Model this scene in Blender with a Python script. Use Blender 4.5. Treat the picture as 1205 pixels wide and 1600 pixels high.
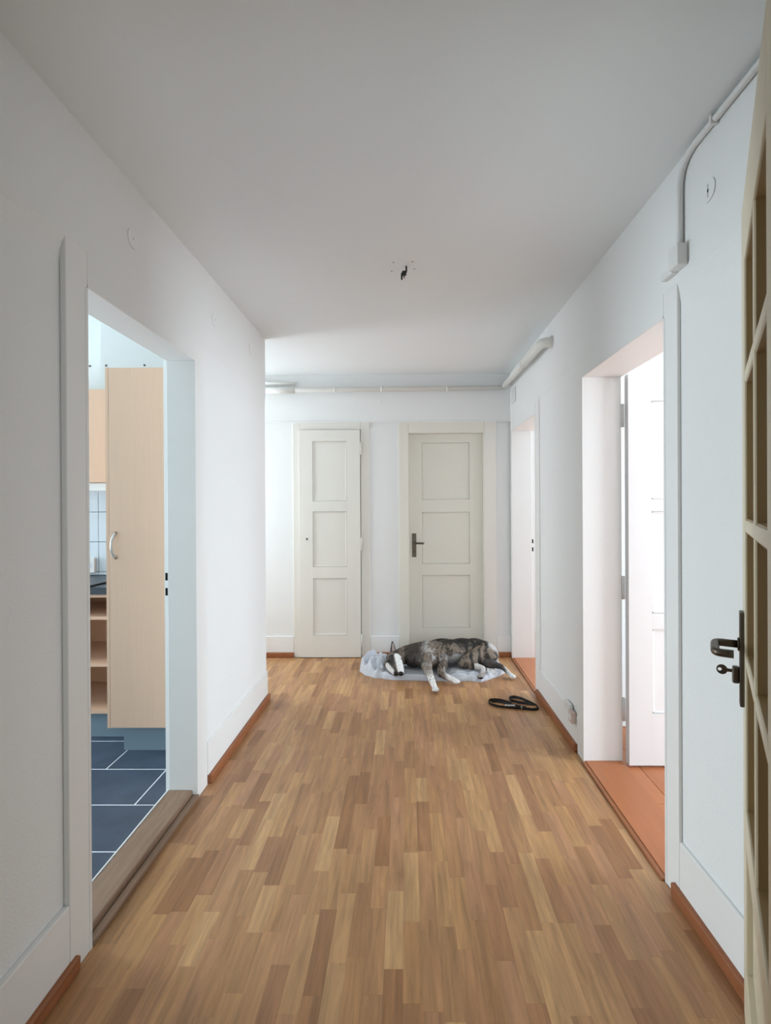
import bpy, bmesh, math, random
from mathutils import Vector, Matrix, noise

for o in list(bpy.data.objects):
    bpy.data.objects.remove(o)
SC = bpy.context.scene
COL = SC.collection
R = math.radians

# ------------------------------------------------------------------ camera
FPX, EYE = 800.0, 1.35
YAW, PITCH, ROLL = R(0.6), R(0.15), R(0.3)
cam = bpy.data.cameras.new('camera')
cam.sensor_fit = 'VERTICAL'
cam.sensor_height = 24.0
cam.lens = FPX / 1600.0 * 24.0
PX = 635.0 - FPX * math.tan(YAW)
PY = 787.0 + FPX * math.tan(PITCH)
cam.shift_x = (602.5 - PX) / 1600.0
cam.shift_y = (PY - 800.0) / 1600.0
cam.clip_start = 0.02
camo = bpy.data.objects.new('camera', cam)
COL.objects.link(camo)
camo.matrix_world = (Matrix.Translation((0, 0, EYE)) @ Matrix.Rotation(YAW, 4, 'Z')
                     @ Matrix.Rotation(math.pi / 2 - PITCH, 4, 'X') @ Matrix.Rotation(-ROLL, 4, 'Z'))
SC.camera = camo

# ------------------------------------------------------------------ world, daylight, exposure
SC.view_settings.view_transform = 'Standard'
SC.view_settings.look = 'None'
SC.view_settings.exposure = 0.29
SC.view_settings.gamma = 1.0
SC.view_settings.use_curve_mapping = False
w = bpy.data.worlds.new('sky')
SC.world = w
w.use_nodes = True
w.node_tree.nodes['Background'].inputs[0].default_value = (0.72, 0.85, 1.0, 1)
w.node_tree.nodes['Background'].inputs[1].default_value = 1.0


def daylight(name, loc, direction, sx, sy, power, color):
    """area light"""
    l = bpy.data.lights.new(name, 'AREA')
    l.shape = 'RECTANGLE'
    l.size, l.size_y = sx, sy
    l.energy = power
    l.color = color
    o = bpy.data.objects.new(name, l)
    o.location = loc
    o.rotation_euler = Vector(direction).to_track_quat('-Z', 'Y').to_euler()
    COL.objects.link(o)


daylight('daylight_kitchen', (-4.50, 2.70, 1.20), (1, -0.2, 0), 1.0, 1.7, 102, (0.79, 0.92, 1.0))
daylight('daylight_room_near', (4.92, 1.20, 1.30), (-1, 0.25, 0), 1.1, 1.7, 155, (0.78, 0.90, 1.0))
daylight('daylight_room_far', (4.92, 4.2, 1.58), (-1, 0, 0), 1.3, 1.3, 105, (0.82, 0.91, 1.0))
daylight('daylight_hall', (-2.66, 4.0, 1.45), (1, 0, 0), 0.7, 1.2, 24, (0.87, 0.94, 1.0))
daylight('fill_landing', (0.0, -1.55, 1.05), (0, 1, 0.15), 1.2, 1.2, 20, (0.86, 0.94, 1.0))  # added fill lamp behind the camera, lifts the near ceiling and walls


# ------------------------------------------------------------------ materials
def lin(r, g, b):
    f = lambda c: (c / 255.0 / 12.92) if c / 255.0 <= 0.04045 else ((c / 255.0 + 0.055) / 1.055) ** 2.4
    return (f(r), f(g), f(b), 1.0)


def mat(name, rgb, rough=0.6, metal=0.0, bump=0.0, bscale=60.0, vary=0.0, vscale=6.0, spec=0.5):
    m = bpy.data.materials.new(name)
    m.use_nodes = True
    nt = m.node_tree
    b = nt.nodes['Principled BSDF']
    b.inputs['Base Color'].default_value = lin(*rgb)
    b.inputs['Roughness'].default_value = rough
    b.inputs['Metallic'].default_value = metal
    b.inputs['Specular IOR Level'].default_value = spec
    tc = nt.nodes.new('ShaderNodeTexCoord')
    if bump:
        n = nt.nodes.new('ShaderNodeTexNoise')
        n.inputs['Scale'].default_value = bscale
        n.inputs['Detail'].default_value = 4
        bp = nt.nodes.new('ShaderNodeBump')
        bp.inputs['Strength'].default_value = bump
        bp.inputs['Distance'].default_value = 0.01
        nt.links.new(tc.outputs['Object'], n.inputs['Vector'])
        nt.links.new(n.outputs['Fac'], bp.inputs['Height'])
        nt.links.new(bp.outputs['Normal'], b.inputs['Normal'])
    if vary:
        n = nt.nodes.new('ShaderNodeTexNoise')
        n.inputs['Scale'].default_value = vscale
        n.inputs['Detail'].default_value = 5
        r = nt.nodes.new('ShaderNodeValToRGB')
        r.color_ramp.elements[0].position = 0.3
        r.color_ramp.elements[1].position = 0.7
        c = lin(*rgb)
        r.color_ramp.elements[0].color = (c[0] * (1 - vary), c[1] * (1 - vary), c[2] * (1 - vary), 1)
        r.color_ramp.elements[1].color = (min(1, c[0] * (1 + vary)), min(1, c[1] * (1 + vary)), min(1, c[2] * (1 + vary)), 1)
        nt.links.new(tc.outputs['Object'], n.inputs['Vector'])
        nt.links.new(n.outputs['Fac'], r.inputs['Fac'])
        nt.links.new(r.outputs['Color'], b.inputs['Base Color'])
    return m


def wood(name, tones, rough=0.42, gx=60.0, gy=3.0, axis=1, grain=0.16, spec=0.45, rnd=1.0):
    """wood with a tone per piece and grain running along one axis of the piece"""
    m = bpy.data.materials.new(name)
    m.use_nodes = True
    nt = m.node_tree
    L = nt.links.new
    b = nt.nodes['Principled BSDF']
    b.inputs['Roughness'].default_value = rough
    b.inputs['Specular IOR Level'].default_value = spec
    oi = nt.nodes.new('ShaderNodeObjectInfo')
    tc = nt.nodes.new('ShaderNodeTexCoord')
    geo = nt.nodes.new('ShaderNodeNewGeometry')
    wn = nt.nodes.new('ShaderNodeMath'); wn.operation = 'ADD'
    fr = nt.nodes.new('ShaderNodeMath'); fr.operation = 'FRACT'
    mu = nt.nodes.new('ShaderNodeMath'); mu.operation = 'MULTIPLY'; mu.inputs[1].default_value = rnd
    L(oi.outputs['Random'], mu.inputs[0])
    L(mu.outputs[0], wn.inputs[0])
    L(geo.outputs['Random Per Island'], wn.inputs[1])
    L(wn.outputs[0], fr.inputs[0])
    rp = nt.nodes.new('ShaderNodeValToRGB')
    rp.color_ramp.interpolation = 'LINEAR'
    while len(rp.color_ramp.elements) < len(tones):
        rp.color_ramp.elements.new(0.5)
    for i, t in enumerate(tones):
        rp.color_ramp.elements[i].position = i / max(1, len(tones) - 1)
        rp.color_ramp.elements[i].color = lin(*t)
    L(fr.outputs[0], rp.inputs['Fac'])
    off = nt.nodes.new('ShaderNodeVectorMath'); off.operation = 'SCALE'
    cmb = nt.nodes.new('ShaderNodeCombineXYZ')
    for i in range(3):
        L(fr.outputs[0], cmb.inputs[i])
    L(cmb.outputs[0], off.inputs[0]); off.inputs['Scale'].default_value = 37.0
    ad = nt.nodes.new('ShaderNodeVectorMath'); ad.operation = 'ADD'
    L(geo.outputs['Position'], ad.inputs[0]); L(off.outputs[0], ad.inputs[1])
    mp = nt.nodes.new('ShaderNodeMapping')
    s = [gx, gx, gx]; s[axis] = gy
    mp.inputs['Scale'].default_value = s
    L(ad.outputs[0], mp.inputs['Vector'])
    nz = nt.nodes.new('ShaderNodeTexNoise')
    nz.inputs['Scale'].default_value = 1.0
    nz.inputs['Detail'].default_value = 6
    nz.inputs['Roughness'].default_value = 0.65
    nz.inputs['Distortion'].default_value = 0.4
    L(mp.outputs[0], nz.inputs['Vector'])
    mr = nt.nodes.new('ShaderNodeMapRange')
    mr.inputs['From Min'].default_value = 0.3; mr.inputs['From Max'].default_value = 0.7
    mr.inputs['To Min'].default_value = 1 - grain; mr.inputs['To Max'].default_value = 1 + grain
    L(nz.outputs['Fac'], mr.inputs['Value'])
    mx = nt.nodes.new('ShaderNodeVectorMath'); mx.operation = 'SCALE'
    L(rp.outputs['Color'], mx.inputs[0]); L(mr.outputs[0], mx.inputs['Scale'])
    L(mx.outputs[0], b.inputs['Base Color'])
    return m


M = {}
M['plaster'] = mat('plaster_white', (240, 241, 240), 0.85, bump=0.12, bscale=90, spec=0.2)
M['kitchen'] = mat('kitchen_wall_paint', (222, 226, 225), 0.85, bump=0.1, bscale=90, spec=0.2)
M['white_leaf'] = mat('white_leaf_paint', (226, 225, 224), 0.5, bump=0.03, bscale=25)
M['woodchip'] = mat('woodchip_paper_white', (239, 240, 239), 0.85, bump=0.2, bscale=150, spec=0.2)
M['ceiling'] = mat('ceiling_white', (240, 244, 245), 0.9, bump=0.06, bscale=40, spec=0.2)
M['paint'] = mat('gloss_paint_white', (240, 240, 238), 0.5, bump=0.03, bscale=25)
M['door_paint'] = mat('cream_door_paint', (232, 228, 216), 0.45, bump=0.03, bscale=25)
M['door_cool'] = mat('grey_white_door_paint', (233, 230, 222), 0.45, bump=0.03, bscale=25)
M['pipe'] = mat('pipe_paint', (234, 233, 228), 0.45)
M['strip'] = wood('red_brown_skirting_wood', [(148, 90, 55), (156, 98, 61)], 0.45, 50, 4, 1, 0.18)
M['sill'] = wood('weathered_oak_sill', [(138, 112, 92), (150, 122, 100)], 0.6, 40, 4, 1, 0.22)
M['floor'] = wood('parquet_print', [(150, 104, 66), (178, 132, 90), (188, 142, 94), (170, 122, 84), (198, 155, 107), (156, 110, 72), (184, 136, 98), (174, 128, 84), (192, 148, 101)],
                  0.36, 42, 3.2, 1, 0.30, 0.5)
M['subfloor'] = mat('floor_joint_dark', (148, 106, 72), 0.7)
M['orange'] = wood('orange_painted_boards', [(176, 108, 66), (186, 118, 74)], 0.35, 30, 3, 1, 0.07)
M['orange_dark'] = mat('board_gap', (92, 54, 32), 0.8)
M['slate'] = mat('slate_tile', (66, 79, 95), 0.42, vary=0.16, vscale=7)
M['grout'] = mat('light_grout', (236, 240, 244), 0.8)
M['beech'] = wood('beech_laminate', [(224, 188, 160), (226, 191, 164)], 0.4, 70, 3, 2, 0.025)
M['beech_edge'] = wood('beech_shelf', [(214, 168, 132), (218, 174, 138)], 0.4, 70, 3, 2, 0.025)
M['plinth'] = mat('grey_plinth', (128, 146, 158), 0.5)
M['worktop'] = mat('dark_worktop', (58, 66, 76), 0.35, vary=0.2, vscale=80)
M['glaze'] = mat('white_glazed_tile', (214, 224, 232), 0.15)
M['tgrout'] = mat('grey_grout', (120, 130, 140), 0.8)
M['steel'] = mat('brushed_steel', (190, 190, 188), 0.3, 1.0)
M['bronze'] = mat('bronze_fitting', (98, 90, 80), 0.42, 1.0)
M['black'] = mat('black_plastic', (18, 18, 20), 0.45)
M['hole'] = mat('dark_hole', (10, 10, 10), 0.9)
M['cream'] = mat('cream_paint', (214, 202, 176), 0.45, bump=0.03, bscale=25)
M['bead'] = mat('shaded_glazing_bead', (150, 122, 80), 0.5)  # brown holds the shade of the glazing reveals, painted into the colour
M['plastic'] = mat('white_plastic', (232, 232, 230), 0.4)
M['plastic_pink'] = mat('aged_plastic', (206, 188, 180), 0.5)
M['crack'] = mat('grey_plaster_patch', (200, 202, 200), 0.9)
M['duct'] = mat('grey_cable_duct', (226, 228, 226), 0.5)
M['landing'] = mat('landing_wall', (190, 184, 172), 0.9)


def glass_mat():
    m = bpy.data.materials.new('window_glass')
    m.use_nodes = True
    nt = m.node_tree
    nt.nodes.remove(nt.nodes['Principled BSDF'])
    tr = nt.nodes.new('ShaderNodeBsdfTransparent')
    gl = nt.nodes.new('ShaderNodeBsdfGlossy'); gl.inputs['Roughness'].default_value = 0.03
    mx = nt.nodes.new('ShaderNodeMixShader'); mx.inputs[0].default_value = 0.1
    nt.links.new(tr.outputs[0], mx.inputs[1]); nt.links.new(gl.outputs[0], mx.inputs[2])
    nt.links.new(mx.outputs[0], nt.nodes['Material Output'].inputs[0])
    return m


M['glass'] = glass_mat()

# ------------------------------------------------------------------ builders
ORG = {}


def org(o):
    return ORG.get(o.name, Vector((0, 0, 0))) if o else Vector((0, 0, 0))


def mk(name, bm, m, parent=None, origin=None, smooth=False, local=False):
    """one bmesh in world coordinates (or the parent's own if local) -> one object"""
    if origin is None:
        mn = Vector((min(v.co.x for v in bm.verts), min(v.co.y for v in bm.verts), min(v.co.z for v in bm.verts)))
        mxv = Vector((max(v.co.x for v in bm.verts), max(v.co.y for v in bm.verts), max(v.co.z for v in bm.verts)))
        origin = Vector(((mn.x + mxv.x) / 2, (mn.y + mxv.y) / 2, mn.z))
    origin = Vector(origin)
    bmesh.ops.translate(bm, verts=bm.verts, vec=-origin)
    bmesh.ops.recalc_face_normals(bm, faces=bm.faces)
    me = bpy.data.meshes.new(name)
    bm.to_mesh(me); bm.free()
    me.materials.append(M[m] if isinstance(m, str) else m)
    if smooth:
        for p in me.polygons:
            p.use_smooth = True
    o = bpy.data.objects.new(name, me)
    COL.objects.link(o)
    ORG[o.name] = origin
    if parent:
        o.parent = parent
        o.location = origin - (Vector((0, 0, 0)) if local and parent.type == 'EMPTY' else org(parent))
    else:
        o.location = origin
    return o


def empty(name, loc, rz=0.0):
    o = bpy.data.objects.new(name, None)
    o.location = loc
    o.rotation_euler = (0, 0, rz)
    o.empty_display_size = 0.1
    COL.objects.link(o)
    ORG[o.name] = Vector(loc)
    return o


def tag(o, label=None, cat=None, group=None, kind=None):
    if label: o['label'] = label
    if cat: o['category'] = cat
    if group: o['group'] = group
    if kind: o['kind'] = kind
    return o


def BM():
    return bmesh.new()


def add_box(bm, x0, x1, y0, y1, z0, z1, bev=0.0, seg=2):
    x0, x1 = min(x0, x1), max(x0, x1)
    y0, y1 = min(y0, y1), max(y0, y1)
    z0, z1 = min(z0, z1), max(z0, z1)
    v = [bm.verts.new((x, y, z)) for x in (x0, x1) for y in (y0, y1) for z in (z0, z1)]
    for f in ((0, 1, 3, 2), (4, 6, 7, 5), (0, 4, 5, 1), (2, 3, 7, 6), (0, 2, 6, 4), (1, 5, 7, 3)):
        bm.faces.new([v[k] for k in f])
    if bev:
        es = list({e for q in v for e in q.link_edges})
        bmesh.ops.bevel(bm, geom=es, offset=min(bev, 0.45 * min(x1 - x0, y1 - y0, z1 - z0)), segments=seg, profile=0.5, affect='EDGES')


def box(name, dims, m, parent=None, bev=0.0, **k):
    bm = BM()
    add_box(bm, *dims, bev=bev)
    return mk(name, bm, m, parent, **k)


def boxes(name, lst, m, parent=None, bev=0.0, **k):
    bm = BM()
    for d in lst:
        add_box(bm, *d, bev=bev)
    return mk(name, bm, m, parent, **k)


def add_tube(bm, pts, rad, seg=14, caps=True, squash=None):
    """sweep a circle (radius may vary per point) along a polyline"""
    pts = [Vector(p) for p in pts]
    n = len(pts)
    rads = rad if isinstance(rad, (list, tuple)) else [rad] * n
    rings = []
    up = Vector((0, 0, 1))
    prev = None
    for i, p in enumerate(pts):
        d = (pts[min(i + 1, n - 1)] - pts[max(i - 1, 0)]).normalized()
        if prev is None:
            a = up if abs(d.dot(up)) < 0.95 else Vector((1, 0, 0))
            u = d.cross(a).normalized()
        else:
            u = (prev - d * prev.dot(d)).normalized()
        v = d.cross(u).normalized()
        prev = u
        rings.append([bm.verts.new(p + (u * math.cos(2 * math.pi * k / seg) + v * math.sin(2 * math.pi * k / seg)) * rads[i]) for k in range(seg)])
    for a, b in zip(rings, rings[1:]):
        for k in range(seg):
            bm.faces.new((a[k], a[(k + 1) % seg], b[(k + 1) % seg], b[k]))
    if caps:
        bm.faces.new(rings[0][::-1]); bm.faces.new(rings[-1])


def tube(name, pts, rad, m, parent=None, seg=14, **k):
    bm = BM()
    add_tube(bm, pts, rad, seg)
    return mk(name, bm, m, parent, smooth=True, **k)


def add_disc(bm, c, axis, rad, thick, seg=24):
    c = Vector(c); a = Vector(axis).normalized()
    add_tube(bm, [c, c + a * thick], rad, seg)


def arc_pts(pts, r=0.03, n=6):
    """round the corners of a polyline"""
    pts = [Vector(p) for p in pts]
    out = [pts[0]]
    for a, b, c in zip(pts, pts[1:], pts[2:]):
        d1 = (a - b).normalized(); d2 = (c - b).normalized()
        p1, p2 = b + d1 * r, b + d2 * r
        for i in range(n + 1):
            t = i / n
            out.append(p1 * (1 - t) ** 2 + b * 2 * t * (1 - t) + p2 * t * t)
    out.append(pts[-1])
    return out


def copy_tree(o, loc, parent=None):
    c = o.copy()
    COL.objects.link(c)
    c.parent = parent
    c.location = loc
    for ch in o.children:
        copy_tree(ch, ch.location, c)
    return c


# ------------------------------------------------------------------ dimensions
XL, XR, YB, ZC = -0.965, 0.915, 4.50, 2.485      # faces of the hall woodwork, ceiling
REC = 0.012                                      # recess of the plaster fields
KL = -1.095                                       # kitchen face of the left wall
RR = 1.115                                       # room face of the right wall
Y0 = 0.65                                        # hall side of the entrance wall
KY0, KY1, KX1 = 1.547, 2.335, 2.01               # kitchen opening
RB = 1.085                                       # room side of the far right jamb
AY0, AY1, AZ = 1.827, 2.665, 2.0                 # right near opening
BY0, BY1, BZ = 3.65, 4.44, 1.975                 # right far opening
RAIL = 2.09

# ------------------------------------------------------------------ hall shell
def field(bm, face, back, y0, y1, rec, zt):
    """lower wall piece whose plaster field is sunk by rec and runs out flush at the top"""
    sg = 1 if back > face else -1
    prof = [(back, 0), (face + sg * rec, 0), (face + sg * rec, zt - 0.07), (face + sg * rec * 0.5, zt - 0.02), (face, zt), (back, zt)]
    a = [bm.verts.new((x, y0, z)) for x, z in prof]
    b = [bm.verts.new((x, y1, z)) for x, z in prof]
    bm.faces.new(a); bm.faces.new(b[::-1])
    for k in range(len(prof)):
        q = (k + 1) % len(prof)
        bm.faces.new((a[k], b[k], b[q], a[q]))


bm = BM()
field(bm, XL, KL, Y0, KY0, 0.018, RAIL + 0.03)
field(bm, XL, KL, KY1, 3.51, 0.004, RAIL)
add_box(bm, KL, XL, KY0, KY1, KX1, RAIL)
add_box(bm, KL, XL, Y0, KY0, RAIL + 0.03, ZC)
add_box(bm, KL, XL, KY0, 3.51, RAIL, ZC)
wl = mk('wall_left', bm, 'woodchip')
tag(wl, 'white plastered wall with the kitchen doorway on the left of the hall', 'wall', kind='structure')
bm = BM()
field(bm, XR, RR, Y0, AY0, REC, RAIL)
field(bm, XR, RR, AY1, BY0, 0.007, RAIL)
field(bm, XR, RB, BY1, YB, 0.007, RAIL)
add_box(bm, XR, RR, AY0, AY1, AZ, RAIL)
add_box(bm, XR, RR, BY0, BY1, BZ, RAIL)
add_box(bm, XR, RR, Y0, BY1, RAIL, ZC)
add_box(bm, XR, RB, BY1, YB, RAIL, ZC)
wr = mk('wall_right', bm, 'plaster')
tag(wr, 'white plastered wall with two open doorways on the right of the hall', 'wall', kind='structure')
DX0, DX1, DZ = 0.022, 0.684, 1.972              # back door opening
CX0, CX1, CZ = -0.940, -0.400, 2.003            # cupboard opening
wb = boxes('wall_back', [
    (-2.75, CX0, YB + REC, 4.68, 0, 2.07), (CX1, DX0, YB + REC, 4.68, 0, 2.07), (DX1, RB, YB + REC, 4.68, 0, 2.07),
    (CX0, CX1, YB + REC, 4.68, CZ, 2.07), (DX0, DX1, YB + REC, 4.68, DZ, 2.07), (CX0, CX1, 4.60, 4.68, 0, CZ), (DX0, DX1, 4.63, 4.68, 0, DZ),
    (-2.75, RB, YB, 4.68, 2.07, ZC)], 'plaster')
tag(wb, 'white end wall of the hall with a cupboard and a closed door', 'wall', kind='structure')
ce = boxes('ceiling', [(KL, RR, Y0, 3.51, ZC, ZC + 0.1), (-2.75, RR, 3.51, 4.68, ZC, ZC + 0.1)], 'ceiling')
tag(ce, 'plain white hall ceiling', 'ceiling', kind='structure')
fl = boxes('floor', [(KL, RR, 0.3, 3.51, -0.1, -0.006), (-2.75, RR, 3.51, 4.68, -0.1, -0.006)], 'subfloor')
tag(fl, 'brown strip parquet floor of the hall', 'floor', kind='structure')
we = boxes('wall_entry', [(-1.11, -0.66, 0.52, Y0, 0, ZC), (0.545, 1.11, 0.52, Y0, 0, ZC), (-0.66, 0.545, 0.52, Y0, 2.2, ZC)], 'landing')
tag(we, 'wall around the entrance door at the near end of the hall', 'wall', kind='structure')
wd = boxes('wall_landing', [(-1.11, -1.02, -1.6, 0.52, 0, ZC), (1.02, 1.11, -1.6, 0.52, 0, ZC), (-1.11, -0.62, -1.7, -1.6, 0, ZC), (0.62, 1.11, -1.7, -1.6, 0, ZC), (-0.62, 0.62, -1.7, -1.6, 0, 0.42), (-0.62, 0.62, -1.7, -1.6, 1.7, ZC)], 'landing')
tag(wd, 'beige walls of the landing before the entrance', 'wall', kind='structure')
tag(box('ceiling_landing', (-1.11, 1.11, -1.7, 0.65, ZC + 0.001, ZC + 0.1), 'ceiling'), 'ceiling of the landing', 'ceiling', kind='structure')
tag(box('floor_landing', (-1.11, 1.11, -1.7, 0.299, -0.1, -0.003), 'subfloor'), 'floor of the landing', 'floor', kind='structure')

# hall strip parquet: every strip its own piece
random.seed(5)
SW = 0.0552
strips = []
ix = 0
x = -0.955 - 33 * SW
while x < XR - 0.001:
    x1 = min(x + SW, XR - 0.001)
    ylo = 0.70 if x1 > -0.96 else 3.52
    y = ylo - random.uniform(0, 0.28)
    while y < YB - 0.002:
        ln = random.choice((0.30, 0.30, 0.33, 0.27, 0.20))
        a, b = max(y, ylo), min(y + ln, YB - 0.002)
        if b - a > 0.02 and x > -2.7:
            strips.append((x, x1, a, b))
        y += ln
    x = x1


def shows(s):
    cx, cy = (s[0] + s[1]) / 2, (s[2] + s[3]) / 2
    if cy < 1.28 or cx < -0.78 * cy or cx > 0.71 * cy:
        return -1
    if cx < XL and cx < -0.275 * cy:      # behind the end of the left wall
        return -1
    return (s[1] - s[0]) * (s[3] - s[2]) / cy ** 3


strips.sort(key=shows, reverse=True)
SMESH = {}
G = 0.0001
for s in strips[:300]:
    key = (round(s[1] - s[0], 4), round(s[3] - s[2], 3))
    cx, cy = (s[0] + s[1]) / 2, (s[2] + s[3]) / 2
    if key not in SMESH:
        bm = BM()
        hx, hy = (s[1] - s[0]) / 2 - G, (s[3] - s[2]) / 2 - G
        add_box(bm, -hx, hx, -hy, hy, -0.006, 0)
        me = bpy.data.meshes.new('plank')
        bm.to_mesh(me); bm.free()
        me.materials.append(M['floor'])
        SMESH[key] = me
    o = bpy.data.objects.new('plank', SMESH[key])
    COL.objects.link(o)
    o.parent = fl
    o.location = Vector((cx, cy, 0)) - org(fl)
bm = BM()
for s in strips[300:]:
    add_box(bm, s[0] + G, s[1] - G, s[2] + G, s[3] - G, -0.006, 0)
tag(mk('planking', bm, 'floor', fl), kind='stuff')

# ------------------------------------------------------------------ woodwork on the hall walls
def board(n, dims, label, m='paint', bev=0.003, cat='trim'):
    return tag(box('trim_%d' % n, dims, m, bev=bev), label, cat, kind='structure')


E_ = 0.0005
# left
board(1, (XL - 0.018, XL, 1.447, KY0, 0.0, RAIL + 0.029), 'white upright board on the near side of the kitchen doorway')
board(2, (XL - REC, XL, KY1, 2.455, 0.0, RAIL - E_), 'white upright board on the far side of the kitchen doorway')
bbl = boxes('baseboard_left', [(XL - 0.018, XL, Y0 + E_, 1.446, 0.045, 0.21), (XL - REC, XL + 0.004, 2.456, 3.518, 0.045, 0.205), (-2.7, XL + 0.004, 3.5105, 3.52, 0.045, 0.205)], 'paint', bev=0.003)
tag(bbl, 'white baseboards along the left wall', 'baseboard', kind='structure')
for d in ((XL - REC + E_, XL + 0.014, Y0 + E_, 1.475, 0.0, 0.046), (XL - REC + E_, XL + 0.02, 2.462, 3.53, 0.0, 0.046)):
    box('skirting_strip', d, 'strip', bbl, bev=0.006)
# right
board(3, (XR, XR + REC, 1.735, AY0, 0.0, RAIL - E_), 'white upright board on the near side of the near right doorway')
board(4, (XR, XR + REC, AY1, 2.765, 0.0, RAIL - E_), 'white upright board on the far side of the near right doorway')
board(5, (XR, XR + REC, 3.535, BY0, 0.0, RAIL - E_), 'white upright board on the near side of the far right doorway')
board(6, (XR, XR + REC, BY1, YB - E_, 0.0, RAIL - E_), 'narrow white upright board in the far right corner')
bbr = boxes('baseboard_right', [(XR, XR + REC, Y0 + E_, 1.734, 0.045, 0.205), (XR, XR + REC, 2.766, 3.534, 0.045, 0.195)], 'paint', bev=0.003)
tag(bbr, 'white baseboards along the right wall', 'baseboard', kind='structure')
for d in ((XR - 0.016, XR + REC - E_, Y0 + E_, 1.765, 0.0, 0.048), (XR - 0.016, XR + REC - E_, 2.775, 3.60, 0.0, 0.046)):
    box('skirting_strip', d, 'strip', bbr, bev=0.006)
# back
board(7, (-0.998, CX0 - E_, YB, YB + REC, 0.0, 2.07 - E_), 'white upright board on the left of the cupboard door', 'door_cool')
board(8, (CX1 + E_, -0.322, YB, YB + REC, 0.0, 2.07 - E_), 'white upright board on the right of the cupboard door', 'door_cool')
board(9, (CX0, CX1, YB, YB + REC, CZ, 2.07 - E_), 'white head board above the cupboard door', 'door_cool')
board(10, (-0.066, DX0 - E_, YB - 0.004, YB + REC, 0.0, 2.07 - E_), 'white upright board on the left of the closed back door', 'door_paint')
board(11, (DX1 + E_, 0.79, YB - 0.002, YB + REC, 0.0, 2.07 - E_), 'white upright board on the right of the closed back door', 'door_cool')
board(12, (DX0, DX1, YB - 0.004, YB + REC, DZ, 2.07 - E_), 'white head board above the closed back door', 'door_paint')
board(13, (-2.74, XR, YB - 0.006, YB - E_, 2.066, 2.078), 'thin white picture rail across the back wall', 'plaster', 0.002)
bbb = boxes('baseboard_back', [(-2.74, -0.999, YB, YB + REC, 0.043, 0.185), (-0.321, -0.067, YB, YB + REC, 0.043, 0.185), (0.791, XR - E_, YB, YB + REC, 0.043, 0.185)], 'paint', bev=0.003)
tag(bbb, 'white baseboards along the back wall', 'baseboard', kind='structure')
for d in ((-2.74, -0.995, YB - 0.016, YB + REC - E_, 0, 0.044), (-0.335, -0.062, YB - 0.016, YB + REC - E_, 0, 0.044), (0.785, XR - 0.001, YB - 0.016, YB + REC - E_, 0, 0.044)):
    box('skirting_strip', d, 'strip', bbb, bev=0.006)


# ------------------------------------------------------------------ doorway linings
def lining(n, xa, xb, y0, y1, z, m, label):
    """two jambs and a head lining the opening"""
    e = empty('door_%d' % n, ((xa + xb) / 2, (y0 + y1) / 2, 0))
    tag(e, label, 'door frame', kind='structure')
    t = 0.012
    box('jamb', (xa, xb, y0 - t, y0 + E_, 0.0, z), m, e, bev=0.002)
    box('jamb', (xa, xb, y1 - E_, y1 + t, 0.0, z), m, e, bev=0.002)
    box('head', (xa, xb, y0, y1, z - E_, z + t), m, e, bev=0.002)
    return e


dk = lining(1, KL - 0.001, XL + 0.002, KY0, KY1, KX1, 'paint', 'white lining of the open kitchen doorway')
# door stop on the kitchen side, set back from the jamb, with the lock holes
box('door_stop', (KL - 0.028, KL - 0.0012, KY1 + 0.026, KY1 + 0.085, 0.0, KX1 + 0.08), 'paint', dk, bev=0.002)
box('door_stop', (KL - 0.028, KL - 0.0012, KY0 - 0.085, KY0 - 0.026, 0.0, KX1 + 0.08), 'paint', dk, bev=0.002)
box('door_stop', (KL - 0.028, KL - 0.0012, KY0 - 0.0255, KY1 + 0.0255, KX1 + 0.026, KX1 + 0.08), 'paint', dk, bev=0.002)
for z0, z1 in ((1.000, 1.035), (0.930, 0.965)):
    box('strike_hole', (KL - 0.024, KL - 0.010, KY1 + 0.0252, KY1 + 0.0262, z0, z1), 'hole', dk)
da = lining(2, XR - 0.002, RR + 0.001, AY0, AY1, AZ, 'paint', 'white lining of the near right doorway')
db = lining(3, XR - 0.002, RB, BY0, BY1, BZ, 'paint', 'white lining of the far right doorway')
box('door_stop', (RB + 0.0005, RR, BY1 + 0.022, 4.679, 0.0, ZC), 'paint', db)
for z0, z1 in ((1.00, 1.035), (0.93, 0.965)):
    box('strike_hole', (RB + 0.006, RB + 0.018, BY1 + 0.0212, BY1 + 0.0222, z0, z1), 'hole', db)

# sills
s = empty('door_sill', (-1.05, 1.94, 0))
tag(s, 'weathered brown wooden sill in the kitchen doorway', 'door sill', kind='structure')
box('sill_board', (KL - 0.002, XL - 0.022, KY0 - 0.01, KY1 + 0.005, 0, 0.042), 'sill', s, bev=0.006)
box('sealant', (KL - 0.009, KL - 0.0025, KY0 - 0.01, KY1 + 0.005, 0, 0.044), 'plastic', s, bev=0.002)
box('sill_nosing', (XL - 0.0215, XL + 0.006, KY0 + 0.002, KY1 + 0.01, 0, 0.022), 'sill', s, bev=0.006)
for nm, a0, a1, lb in (('door_sill', AY0, AY1, 'orange painted wooden sill in the near right doorway'), ('door_sill', BY0, BY1, 'orange painted wooden sill in the far right doorway')):
    s = empty(nm, (1.02, (a0 + a1) / 2, 0))
    tag(s, lb, 'door sill', kind='structure')
    box('sill_board', (XR + 0.008, RR - 0.003, a0 + 0.001, a1 - 0.001, 0, 0.012), 'orange', s, bev=0.002)
    box('sill_edge', (XR - 0.012, XR + 0.0075, a0 + 0.002, a1 - 0.002, 0, 0.010), 'strip', s, bev=0.004)


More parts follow.
